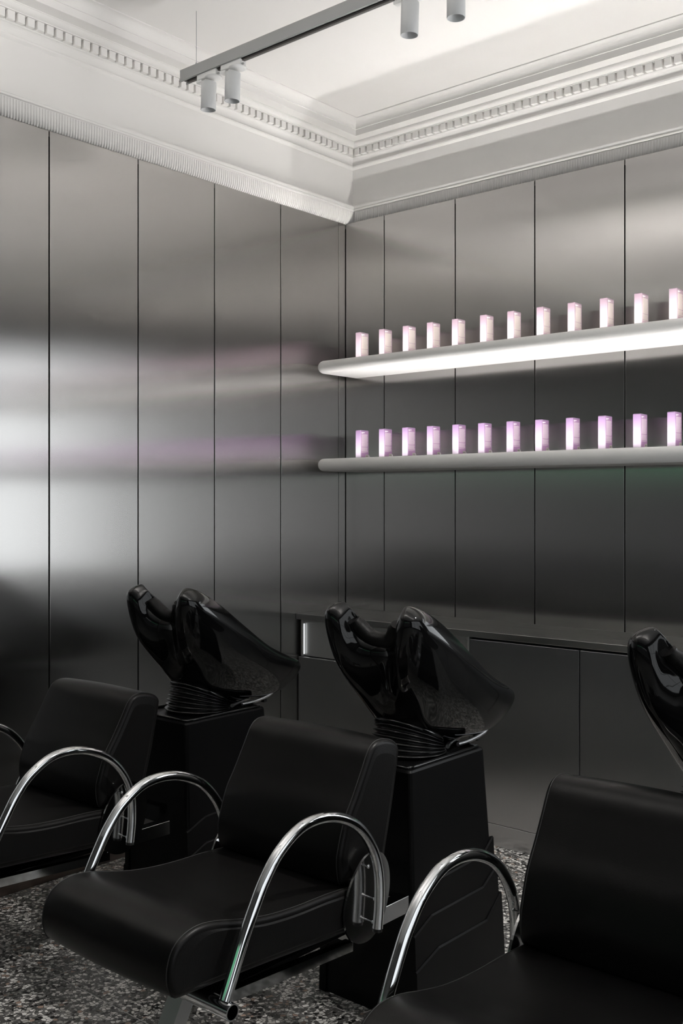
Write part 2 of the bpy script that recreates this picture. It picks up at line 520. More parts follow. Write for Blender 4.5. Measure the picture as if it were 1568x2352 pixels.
# ---- cornice with dentils
CP = [(0.0, 3.192), (0.005, 3.196), (0.011, 3.202), (0.012, 3.208), (0.009, 3.213), (0.003, 3.215)]
for k in range(1, 8):
    a = k / 7 * PI / 2
    CP.append((0.003 + 0.017 * (1 - math.cos(a)), 3.215 + 0.032 * math.sin(a)))
CP += [(0.022, 3.249), (0.022, 3.285), (0.046, 3.285), (0.046, 3.289)]
for k in range(1, 8):
    a = k / 7 * PI / 2
    CP.append((0.046 + 0.022 * math.sin(a), 3.289 + 0.018 * (1 - math.cos(a))))
CP += [(0.070, 3.307), (0.070, 3.311), (0.128, 3.311), (0.128, 3.341), (0.134, 3.341), (0.134, 3.345)]
for k in range(1, 9):
    a = k / 8 * PI / 2
    CP.append((0.134 + 0.033 * (1 - math.cos(a)), 3.345 + 0.034 * math.sin(a)))
CP += [(0.170, 3.379), (0.170, ZC)]
CP_c = CP + [(-0.02, ZC), (-0.02, 3.192)]

def sweep_left(prof, y0, mb):
    """profile on the left wall running from y0 to the mitre in the corner"""
    n = len(prof)
    vs = [(XFL + p, y0, z) for p, z in prof] + [(XFL + p, YFB - p, z) for p, z in prof]
    mb.add(vs, [(i, (i + 1) % n, n + (i + 1) % n, n + i) for i in range(n)])
    mb.add(vs[:n], [tuple(range(n))]); mb.add(vs[n:], [tuple(range(n))])
def sweep_back(prof, x1, mb):
    n = len(prof)
    vs = [(XFL + p, YFB - p, z) for p, z in prof] + [(x1, YFB - p, z) for p, z in prof]
    mb.add(vs, [(i, (i + 1) % n, n + (i + 1) % n, n + i) for i in range(n)])
    mb.add(vs[:n], [tuple(range(n))]); mb.add(vs[n:], [tuple(range(n))])

mb = MB(); sweep_left(CP_c, YF, mb)
c1 = mb.build('trim_1', 'plaster'); tag(c1, 'white plaster dentil cornice along the left wall', None, None, 'structure')
mb = MB(); sweep_back(CP_c, XR, mb)
c2 = mb.build('trim_2', 'plaster'); tag(c2, 'white plaster dentil cornice along the back wall', None, None, 'structure')
DPT, DW = 0.0418, 0.0300
d_left = MB().bbox(0, 0.021, -DW / 2, DW / 2, 0, 0.033, 0.0012, 1).mesh('dentil'); d_left.materials.append(M['plaster'])
d_back = MB().bbox(-DW / 2, DW / 2, -0.021, 0, 0, 0.033, 0.0012, 1).mesh('dentil'); d_back.materials.append(M['plaster'])
for k in range(95):
    link('dentil', d_left, c1, (XFL + 0.0215, YFB - 0.062 - DPT * k, 3.2515))
for k in range(92):
    link('dentil', d_back, c2, (XFL + 0.062 + DPT * k, YFB - 0.0215, 3.2515))

# ---- reeded picture rail
RT = 2.982
def ovolo(phi):
    return (0.014 + 0.034 * math.cos(phi), 2.956 - 0.062 * math.sin(phi))
RP = [(0.052, RT), (0.052, 2.970), (0.050, 2.967), (0.055, 2.964), (0.055, 2.958), (0.050, 2.956)]
for k in range(0, 9):
    RP.append(ovolo(k / 8 * PI / 2))
RP_c = RP + [(-0.02, ZP + .001), (-0.02, RT)]
mb = MB(); sweep_left(RP_c, YF, mb)
r1 = mb.build('trim_3', 'plaster'); tag(r1, 'white reeded moulding over the left steel panels', None, None, 'structure')
mb = MB(); sweep_back(RP_c, XR, mb)
r2 = mb.build('trim_4', 'plaster'); tag(r2, 'white reeded moulding over the back steel panels', None, None, 'structure')
def reeds(count, side):
    mb = MB()
    pr = []
    for k in range(6):
        phi = 0.06 + k / 5 * (PI / 2 - 0.08)
        p, z = ovolo(phi)
        nx, nz_ = math.cos(phi) / 0.034, -math.sin(phi) / 0.062
        l = math.hypot(nx, nz_); pr.append((p, z, nx / l, nz_ / l))
    w, h = 0.0049, 0.0046
    for c in range(count):
        s = 0.030 + 0.0125 * c
        rows = []
        for (p, z, nx, nz_) in pr:
            row = []
            for t in range(6):
                a = PI * t / 5
                u = w * math.cos(a); o = h * math.sin(a) - 0.0006
                pp, zz = p + nx * o, z + nz_ * o
                if side == 'l':
                    row.append((XFL + pp, YFB - s - p * 0.6 - u, zz))
                else:
                    row.append((XFL + s + p * 0.6 + u, YFB - pp, zz))
            rows.append(row)
        mb.grid(rows, closed_u=False, smooth=True)
        mb.add(rows[0], [tuple(range(6))]); mb.add(rows[-1], [tuple(range(6))])
    return mb
tag(reeds(330, 'l').build('reeding', 'plaster', r1), None, None, None, 'stuff')
tag(reeds(290, 'r').build('reeding', 'plaster', r2), None, None, None, 'stuff')

# ------------------------------------------------------------------ counter along the back wall
YD = -0.365
wt = MB().bbox(0.002, 4.70, -0.378, -0.002, 0.872, 0.900, 0.0018, 2).build('worktop', 'steel_top')
tag(wt, 'long brushed steel worktop running along the back wall', 'worktop')
bounds = [0.004, 1.008, 1.526, 2.044, 2.562, 3.08, 3.6, 4.12, 4.64]
names = ['steel cabinet at the corner with an open niche under the worktop',
         'plain steel cabinet door unit beside the corner niche unit',
         'steel cabinet unit behind the nearest chair, second full door from the corner',
         'third full-door steel cabinet unit from the corner',
         'fourth full-door steel cabinet unit from the corner', 'fifth full-door steel cabinet unit from the corner',
         'sixth full-door steel cabinet unit from the corner', 'seventh full-door steel cabinet unit from the corner']
for k in range(len(bounds) - 1):
    a, b = bounds[k], bounds[k + 1]
    r = empty('base_cabinet', ((a + b) / 2, -0.18, 0))
    tag(r, names[k], 'cabinet', 'steel base cabinets under the worktop')
    w = (b - a) / 2
    yo = YD + 0.18
    if k == 0:
        MB().box(-w + .001, w - .001, yo + .02, .178, 0.0, 0.690).build('body', 'backing', r)
        MB().bbox(-w + .003, w - .003, yo, yo + .018, 0.095, 0.688, 0.0015, 2).build('door', 'steel_door', r)
        f = MB()
        f.bbox(-w + .016, -w + .028, yo + .004, yo + .06, 0.692, 0.869, 0.001, 1)
        f.bbox(w - .014, w - .003, yo + .004, yo + .06, 0.692, 0.869, 0.001, 1)
        f.bbox(-w + .0285, w - .0145, yo + .004, yo + .06, 0.857, 0.869, 0.001, 1)
        f.build('niche_frame', 'steel_satin', r)
        MB().bbox(-w + .0283, -w + .0293, yo + .010, yo + .019, 0.700, 0.850, 0.0003, 1).build('led_strip', 'led_niche', r)  # strip added to light the niche panel from the left
        MB().bbox(-w + .028, w - .014, yo + .022, yo + .034, 0.692, 0.857, 0.001, 1).build('niche_panel', 'steel_satin', r)
        MB().box(-w + .001, w - .001, yo + .062, .178, 0.692, 0.869).build('niche_back', 'backing', r)
    else:
        MB().box(-w + .001, w - .001, yo + .02, .178, 0.0, 0.869).build('body', 'backing', r)
        MB().bbox(-w + .003, w - .003, yo, yo + .018, 0.095, 0.861, 0.0015, 2).build('door', 'steel_door', r)
    MB().bbox(-w + .0006, w - .0006, yo + .0015, yo + .018, 0.0, 0.0925, 0.001, 1).build('kick_panel', 'steel_door', r)

# ------------------------------------------------------------------ shelves
def shelf(z0, z1, led, label):
    x0, x1, y0, y1 = 0.044, 3.62, -0.290, -0.001
    h = (z1 - z0)
    r = h / 2 * 0.96
    root = empty('display_shelf', ((x0 + x1) / 2, -0.145, z0)); tag(root, label, 'shelf', 'lit white shelves on the back wall')
    ox, oy = (x0 + x1) / 2, -0.145
    # bullnose on the front and left edge, plan corner rounded
    R = 0.045
    outline = []
    for k in range(9):
        a = PI + k / 8 * PI / 2
        outline.append((x0 + R + R * math.cos(a), y0 + R + R * math.sin(a)))
    outline.append((x1, y0)); outline.append((x1, y1)); outline.append((x0, y1))
    def inset(d):
        out = []
        for (x, y) in outline:
            fx = x + d if x < x0 + R + 1e-6 and y < y1 else (x0 + d if x == x0 else x)
            out.append((x, y, d))
        res = []
        for i, (x, y) in enumerate(outline):
            if i <= 8:
                a = PI + i / 8 * PI / 2
                rr = R - d
                res.append((x0 + R + rr * math.cos(a), y0 + R + rr * math.sin(a)))
            elif i == 9: res.append((x1, y0 + d))
            elif i == 10: res.append((x1, y1))
            else: res.append((x0 + d, y1))
        return res
    rows = []
    for k in range(13):
        a = -PI / 2 + k / 12 * PI
        d = r * (1 - math.cos(a)); z = h / 2 + h / 2 * math.sin(a)
        rows.append([(x - ox, y - oy, z) for x, y in inset(d)])
    mb = MB()
    n = len(rows[0])
    vs = [p for rw in rows for p in rw]
    fs = []; sm = []
    mb.grid(rows, smooth=True)
    mb.add(rows[0][::-1], [tuple(range(n))]); mb.add(rows[-1], [tuple(range(n))])
    me = mb.mesh('board', weld=True)
    me.materials.append(M['shelf'])
    link('board', me, root)
    MB().bbox(x0 + .10 - ox, x1 - .05 - ox, -0.252 - oy, -0.238 - oy, h - .0025, h + .0002, 0.0002, 1).build('led_strip', led, root)
    return root
shelf(2.085, 2.147, 'led_upper', 'upper white round-edged shelf holding pale pink bottles')
shelf(1.600, 1.662, 'led_lower', 'lower white round-edged shelf holding lilac bottles')

# ------------------------------------------------------------------ bottles
def make_bottle(kind):
    bx_, by_, bz_ = 0.017, 0.0315, 0.142
    bm = bmesh.new(); bmesh.ops.create_cube(bm, size=1.0)
    for v in bm.verts:
        v.co = Vector((v.co.x * 2 * bx_, v.co.y * 2 * by_, (v.co.z + .5) * bz_))
    bmesh.ops.bevel(bm, geom=[e for e in bm.edges if abs(e.verts[0].co.z - e.verts[1].co.z) > .1], offset=0.0028, segments=3, affect='EDGES', profile=.5)
    top = [e for e in bm.edges if e.verts[0].co.z > bz_ - .001 and e.verts[1].co.z > bz_ - .001]
    bmesh.ops.bevel(bm, geom=top, offset=0.0035, segments=3, affect='EDGES', profile=.5)
    me = bpy.data.meshes.new('body'); bm.to_mesh(me); bm.free()
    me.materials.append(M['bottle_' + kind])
    root = empty('bottle', (0, 0, 0))
    link('body', me, root)
    e = 0.0003
    xf = bx_ + e
    lab = MB().box(bx_ - .0002, xf, -by_ + .0034, by_ - .0034, 0.003, bz_ - .006).build('label', 'label_' + kind, root)
    rnd = random.Random(3)
    ya, yb = -by_ + .0062, by_ - .0062      # text starts on the near edge
    t = MB()
    z = bz_ - .020
    k = 0
    while z > 0.030:
        full = (yb - ya)
        if 38 < k < 40 or 52 < k < 54:
            z -= .0022
        ln = full * (rnd.uniform(0.86, 1.0) if k < 54 else rnd.uniform(0.45, 0.95))
        t.box(xf, xf + e, ya, ya + ln, z - .00125, z)
        z -= .0016; k += 1
    t.build('print', 'ink_' + kind, lab)
    MB().box(xf, xf + e, ya, ya + .024, bz_ - .0135, bz_ - .0105).box(xf, xf + e, ya, ya + .012, bz_ - .0165, bz_ - .0148).build('title_print', 'white_ink', lab)
    bc = MB().box(xf, xf + e, by_ - .026, by_ - .005, 0.008, 0.021).build('barcode', 'barcode', lab)
    b = MB()
    yy = by_ - .0245
    while yy < by_ - .0075:
        w = rnd.choice((.0005, .0008, .0012)); b.box(xf + e, xf + 2 * e, yy, yy + w, 0.010, 0.019); yy += w + rnd.choice((.0006, .001))
    for yy in (-by_ + .008, -by_ + .012, -by_ + .0165):
        b.box(xf, xf + e, yy, yy + .0022, 0.008, 0.013)
    b.build('barcode_bars', 'barcode_bar', lab)
    # round white stop behind the foot of the bottle
    c = MB(); pts = [(0.0, 0.0)]
    poly = [(by_ + .0002, 0.0)] + [(by_ + .0002 + .0185 * math.sin(a), .0255 * math.cos(a)) for a in [i / 14 * PI / 2 for i in range(15)]][::1]
    c.prism(poly, 'x', -.009, .009)
    c.build('cap', 'white_plastic', root)
    return root
ordn = ['first', 'second', 'third', 'fourth', 'fifth', 'sixth', 'seventh', 'eighth', 'ninth', 'tenth', 'eleventh', 'twelfth',
        'thirteenth', 'fourteenth', 'fifteenth', 'sixteenth', 'seventeenth', 'eighteenth', 'nineteenth', 'twentieth', 'twenty-first']
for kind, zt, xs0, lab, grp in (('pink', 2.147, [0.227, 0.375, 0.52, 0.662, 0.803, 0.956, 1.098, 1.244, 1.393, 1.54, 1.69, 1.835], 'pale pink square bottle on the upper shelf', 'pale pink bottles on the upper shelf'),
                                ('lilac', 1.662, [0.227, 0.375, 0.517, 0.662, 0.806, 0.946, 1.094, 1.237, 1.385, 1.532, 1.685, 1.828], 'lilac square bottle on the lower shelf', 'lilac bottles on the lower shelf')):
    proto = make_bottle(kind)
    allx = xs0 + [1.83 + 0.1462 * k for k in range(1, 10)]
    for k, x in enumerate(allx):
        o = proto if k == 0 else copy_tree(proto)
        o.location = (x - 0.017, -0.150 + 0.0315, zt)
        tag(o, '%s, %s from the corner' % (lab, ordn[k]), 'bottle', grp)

# ------------------------------------------------------------------ ceiling track and spotlights
TYk, TZ0, TZ1 = -1.361, 3.118, 3.166
tr = empty('lighting_track', (0.31, TYk, TZ0)); tag(tr, 'grey suspended lighting track hanging below the ceiling', 'lighting track')
LT = 4.3
mb = MB()
mb.bbox(0, LT, -0.018, -0.014, 0, TZ1 - TZ0, 0.0008, 1)
mb.bbox(0, LT, 0.014, 0.018, 0, TZ1 - TZ0, 0.0008, 1)
mb.bbox(0, LT, -0.014, 0.014, TZ1 - TZ0 - .004, TZ1 - TZ0, 0.0008, 1)
mb.bbox(0.001, LT, -0.024, -0.018, 0.0, 0.003, 0.0006, 1)
mb.build('rail', 'track', tr)
MB().bbox(0.012, LT, -0.0138, 0.0138, 0.004, 0.03, 0.001, 1).build('slot', 'track_dark', tr)
MB().bbox(0.03, LT, -0.006, 0.006, -0.006, 0.004, 0.001, 1).build('conductor', 'track_dark', tr)
for wx in (0.078, 2.0, 3.9):
    s = MB().tube([(wx, 0, TZ1 - TZ0), (wx, 0, ZC - TZ0)], 0.0012, 8).build('wire', 'track', tr)
    MB().lathe([(0.0035, 0), (0.0035, .012), (0.0015, .016)], (wx, 0, TZ1 - TZ0), 12).build('wire_grip', 'track', tr)
def make_spot():
    r = empty('spotlight', (0, 0, 0))
    # origin at the bottom of the lamp body, adapter above
    a = MB()
    a.bbox(-0.055, 0.055, -0.016, 0.016, 0.122, 0.146, 0.003, 2)
    a.bbox(-0.062, -0.030, -0.0125, 0.0125, 0.112, 0.124, 0.003, 2)
    a.build('adapter', 'white_plastic', r)
    MB().lathe([(0.0, .116), (0.030, .116), (0.034, .119), (0.034, .123), (0.0, .123)], (0.025, 0, 0), 26).build('adapter_disc', 'white_plastic', r)
    MB().bbox(0.050, 0.066, -0.010, -0.004, 0.122, 0.129, 0.001, 1).build('lever', 'track', r)
    MB().lathe([(0.0, .104), (0.013, .104), (0.013, .118), (0.0, .118)], (-0.008, 0, 0), 20).build('stem', 'white_plastic', r)
    b = MB().lathe([(0.0, .106), (0.0285, .106), (0.0295, .105), (0.0295, .0005), (0.0290, 0), (0.0272, 0), (0.0268, .001), (0.016, .026), (0.0, .026)], (0, 0, 0), 40).build('lamp_body', 'spot', r)
    MB().lathe([(0.0, .0245), (0.010, .0235), (0.0145, .0262)], (0, 0, 0), 24).build('lens', 'lens', b)
    return r
sp = make_spot()
spots = [(0.458, 2.972, 'light grey cylinder spotlight nearest the end of the track'),
         (0.593, 2.980, 'light grey cylinder spotlight second from the end of the track'),
         (1.435, 2.983, 'light grey cylinder spotlight on the track, cut by the top edge, left one'),
         (1.619, 2.986, 'light grey cylinder spotlight furthest right on the track')]
for k, (x, z, lb) in enumerate(spots):
    o = sp if k == 0 else copy_tree(sp)
    o.location = (x, TYk, 2.976)
    o.rotation_euler = ((0.0, 0.03, -0.01, 0.02)[k] * 0, math.radians((2.0, 2.5, 2.0, 0.0)[k]), 0)
    tag(o, lb, 'spotlight', 'spotlights on the ceiling track')
# two lit heads added beyond the right edge to brighten the floor
for k, (x, aim, watt, lb) in enumerate(((2.50, (1.45, -0.88, 0.0), 210.0, 'lit cylinder spotlight along the track, beyond the right edge, nearer one'),
                                        (3.30, (0.95, -2.85, 0.0), 230.0, 'lit cylinder spotlight along the track, beyond the right edge, further one'))):
    o = copy_tree(sp)
    o.location = (x, TYk, 2.976); o.rotation_euler = (0, 0, 0)
    tag(o, lb, 'spotlight', 'spotlights on the ceiling track')
    ld = bpy.data.lights.new('lamp_beam', 'SPOT')
    ld.energy = watt; ld.color = (1.0, 0.97, 0.93); ld.spot_size = math.radians(40); ld.spot_blend = 0.9; ld.shadow_soft_size = 0.02
    lo_ = bpy.data.objects.new('lamp_beam', ld); col.objects.link(lo_); lo_.parent = o
    lo_.location = (0, 0, -0.004)
    lo_.rotation_euler = (Vector(aim) - Vector((x, TYk, 2.972))).to_track_quat('-Z', 'Y').to_euler()

# added linear uplighters, unseen, to brighten the far ceiling
for k, (ux, lb) in enumerate(((1.15, 'slim grey linear uplighter hung above the chairs, towards the left wall'), (3.75, 'slim grey linear uplighter hung above the chairs, towards the right wall'))):
    u = empty('linear_uplighter', (ux, -2.95, 2.84)); tag(u, lb, 'pendant lamp', 'linear uplighters')
    MB().bbox(-0.9, 0.9, -0.035, 0.035, 0.0, 0.05, 0.003, 2).build('housing', 'track', u)
    MB().bbox(-0.88, 0.88, -0.025, 0.025, 0.0505, 0.052, 0.0003, 1).build('led_strip', 'led_up', u)
    for wx in (-0.7, 0.7):
        MB().tube([(wx, 0.03, 0.048), (wx, 0.03, ZC - 2.84)], 0.0012, 8).build('wire', 'track', u)

# ------------------------------------------------------------------ wash chairs
Y0C = -2.30
def cushion(prof, hw, r, crown=0.006, n=110):
    """prof: closed (y,z) outline; swept across x with rounded side edges"""
    pr = [Vector((p[0], p[1], 0)) for p in resample([(a, b, 0) for a, b in prof], n)]
    cen = sum(pr, Vector()) / n
    area = sum(pr[i].x * pr[(i + 1) % n].y - pr[(i + 1) % n].x * pr[i].y for i in range(n))
    sg = 1 if area > 0 else -1
    nor = []
    for i in range(n):
        t = (pr[(i + 2) % n] - pr[i - 2]).normalized()
        nor.append(Vector((t.y, -t.x, 0)) * sg)
    st = []
    for k in range(7):
        a = k / 6 * PI / 2
        st.append((-hw + r * (1 - math.sin(a)), r * (1 - math.cos(a)) if False else r * (1 - math.sin(PI / 2 - (PI / 2 - a)) ) if False else None))
    rows = []
    stations = []
    for k in range(7):
        a = k / 6 * PI / 2
        stations.append((-hw + r * (1 - math.cos(a)), r * (1 - math.sin(a))))
    inner = [(-hw + r + (2 * hw - 2 * r) * i / 14, 0.0) for i in range(1, 14)]
    stations = stations + inner + [(-x, o) for x, o in stations[::-1]]
    for (x, o) in stations:
        q = max(0, 1 - (x / (hw - r)) ** 2) if abs(x) < hw - r else 0
        off = crown * q - o
        rows.append([(x, pr[i].x + nor[i].x * off, pr[i].y + nor[i].y * off) for i in range(n)])
    return rows, pr, nor

def build_cushion(name, prof, hw, r, crown, parent):
    rows, pr, nor = cushion(prof, hw, r, crown)
    n = len(pr)
    o = MB().grid(rows, smooth=True).build(name, 'leather', parent)
    for s, row in ((-1, rows[0]), (1, rows[-1])):
        # side panel: fan from inset ring so that it shades smoothly
        c = sum((Vector(p) for p in row), Vector()) / n
        ring2 = [Vector(p).lerp(c, 0.12) + Vector((s * 0.003, 0, 0)) for p in row]
        MBs = MB(); MBs.grid([row, [tuple(p) for p in ring2]], smooth=True); MBs.add([tuple(p) for p in ring2], [tuple(range(n))])
        MBs.build('side_panel', 'leather_side', o)
        k = 5
        seam = [Vector(rows[k if s < 0 else -1 - k][i]) + Vector((0, nor[i].x, nor[i].y)) * 0.0002 for i in range(n)]
        MB().tube(seam, 0.0013, 6, closed=True).build('seam', 'thread', o)
    return o

def make_chair():
    root = empty('wash_chair', (0, Y0C, 0))
    sh = lambda L_: [(a - Y0C, b) for a, b in L_]
    seat_ctrl = [(-2.10, .500), (-2.20, .508), (-2.32, .512), (-2.42, .522), (-2.50, .539), (-2.565, .556), (-2.615, .562), (-2.655, .554), (-2.683, .534), (-2.697, .500), (-2.697, .465), (-2.684, .436), (-2.664, .430)]
    sp_ = [tuple(v[:2]) for v in catmull([(a, b, 0) for a, b in sh(seat_ctrl)], 8)]
    sp_ += [(a, b) for a, b in sh([(-2.55, .424), (-2.40, .414), (-2.25, .403), (-2.11, .394), (-2.098, .398), (-2.094, .405), (-2.094, .45), (-2.094, .494)])]
    seat = build_cushion('seat', sp_, 0.232, 0.014, 0.006, root)
    back_ctrl = [(-1.985, .470), (-1.975, .545), (-1.945, .66), (-1.917, .79), (-1.922, .815), (-1.945, .831), (-1.985, .840), (-2.015, .837), (-2.038, .820), (-2.064, .776), (-2.098, .718), (-2.128, .671), (-2.149, .617), (-2.160, .570), (-2.152, .517), (-2.125, .480), (-2.06, .466)]
    bp_ = [tuple(v[:2]) for v in catmull([(a, b, 0) for a, b in sh(back_ctrl)], 8, closed=True)]
    # keep the lower end clear of the seat: lift below .515 at the front
    bp_ = [(y, max(z, 0.512)) if y < -2.05 - Y0C else (y, max(z, 0.503)) for y, z in bp_]
    build_cushion('backrest', bp_, 0.222, 0.014, 0.005, root)
    # arm loops
    arm_ctrl = sh([(-2.588, .412), (-2.560, .470), (-2.532, .528), (-2.502, .582), (-2.470, .632), (-2.423, .681), (-2.350, .717), (-2.258, .716), (-2.168, .679), (-2.108, .618), (-2.078, .550), (-2.073, .476), (-2.080, .402)])
    ap = catmull([(0, a, b) for a, b in arm_ctrl], 6)
    for s in (-1, 1):
        pts = [Vector((s * 0.277, p.y, p.z)) for p in ap]
        arm = MB().tube(pts, 0.0132, 20, up=(1, 0, 0)).build('armrest', 'chrome', root)
        MB().tube([(s * 0.277, -2.0805 - Y0C, .4015), (s * 0.277, -2.081 - Y0C, .394)], 0.0118, 16).build('end_cap', 'rubber', arm)
        # mounting plate, drop-shaped
        pc = sh([(-2.050, .576), (-2.084, .572), (-2.118, .549), (-2.146, .512), (-2.166, .462), (-2.164, .418), (-2.145, .384), (-2.110, .364), (-2.068, .363), (-2.032, .385), (-2.006, .424), (-1.992, .475), (-1.996, .525), (-2.018, .561)])
        pl_ = [tuple(v[:2]) for v in catmull([(a, b, 0) for a, b in pc], 5, closed=True)]
        pp = MB().prism(pl_, 'x', s * 0.240, s * 0.246).build('mounting_plate', 'steel_plate', root)
        for (by, bz) in ((-2.101, .556), (-2.077, .47), (-2.083, .415)):
            MB().lathe([(0.0, 0.0), (0.0022, 0.0), (0.0022, s * .017), (0.0052, s * .018), (0.0052, s * .020), (0.0032, s * .0225), (0.0, s * .023)], (s * 0.246, by - Y0C, bz), 14, axis='x').build('bolt', 'chrome', pp)
        # rail under the seat side
        y0, y1 = -2.560 - Y0C, -2.125 - Y0C
        a0, a1 = .399, .372
        MB().add([(s * .236, y0, a0), (s * .236, y1, a1), (s * .236, y1, a1 - .024), (s * .236, y0, a0 - .024),
                  (s * .212, y0, a0), (s * .212, y1, a1), (s * .212, y1, a1 - .024), (s * .212, y0, a0 - .024)],
                 [(0, 1, 2, 3), (7, 6, 5, 4), (0, 4, 5, 1), (2, 6, 7, 3), (0, 3, 7, 4), (1, 5, 6, 2)]).build('side_rail', 'chrome', root)
        # bracket reaching back to the basin pedestal
        MB().bbox(s * .20 - .018, s * .20 + .018, -2.12 - Y0C, -1.874 - Y0C, .362, .406, 0.001, 1).build('bracket_arm', 'steel_plate', root)
    # single central leg, square tube raking forward, on a floor plate
    leg = MB()
    a = Vector((0, -2.418 - Y0C, .380)); b = Vector((0, -2.622 - Y0C, .010))
    d = (b - a).normalized(); nrm = Vector((0, -d.z, d.y)); hx = Vector((0.024, 0, 0)); hn = nrm * 0.020
    vs = [a + hx + hn, a - hx + hn, a - hx - hn, a + hx - hn, b + hx + hn, b - hx + hn, b - hx - hn, b + hx - hn]
    leg.add(vs, [(0, 1, 2, 3), (7, 6, 5, 4), (0, 4, 5, 1), (1, 5, 6, 2), (2, 6, 7, 3), (3, 7, 4, 0)])
    lo = leg.build('leg', 'steel_satin', root)
    MB().bbox(-.11, .11, -2.72 - Y0C, -2.50 - Y0C, 0.0, 0.010, 0.002, 1).build('foot_plate', 'steel_plate', lo)
    # front cross tube with open ends
    ct = MB()
    n = 26
    rows = []
    for (x, r) in ((-.292, .0150), (-.300, .0150), (-.300, .0180), (.300, .0180), (.300, .0150), (.24, .0150)):
        rows.append([(x, -2.588 - Y0C + r * math.cos(2 * PI * j / n), .394 + r * math.sin(2 * PI * j / n)) for j in range(n)])
    rows.insert(0, [(-.24, p[1], p[2]) for p in rows[0]])
    for i in range(len(rows) - 1):
        ct.grid([rows[i], rows[i + 1]], smooth=True)
    ct.build('cross_tube', 'chrome', root)
    MB().bbox(-.21, .21, -1.905 - Y0C, -1.875 - Y0C, .364, .404, 0.001, 1).build('bracket_bar', 'steel_plate', root)
    MB().bbox(-.06, .06, -1.874 - Y0C, -1.786 - Y0C, .366, .402, 0.001, 1).build('bracket_tongue', 'steel_plate', root)
    MB().bbox(-.20, .20, -2.55 - Y0C, -2.12 - Y0C, .374, .386, 0.001, 1).build('seat_base', 'satin', root)
    return root
ch = make_chair()
chairs = [(0.625, 'black leather wash chair with chrome arm loops, furthest left by the wall'),
          (1.600, 'black leather wash chair with chrome arm loops, the middle one'),
          (2.540, 'black leather wash chair with chrome arm loops, nearest, at the lower right')]
for k, (x, lb) in enumerate(chairs):
    o = ch if k == 0 else copy_tree(ch)
    o.location = (x, Y0C, 0)
    tag(o, lb, 'chair', 'wash chairs in a row')

# ------------------------------------------------------------------ basins on pedestals
YB0 = -1.55
def mirror_loop(half):
    full = list(half) + [(-x, y, z) for x, y, z in half[-2:0:-1]]
    return full

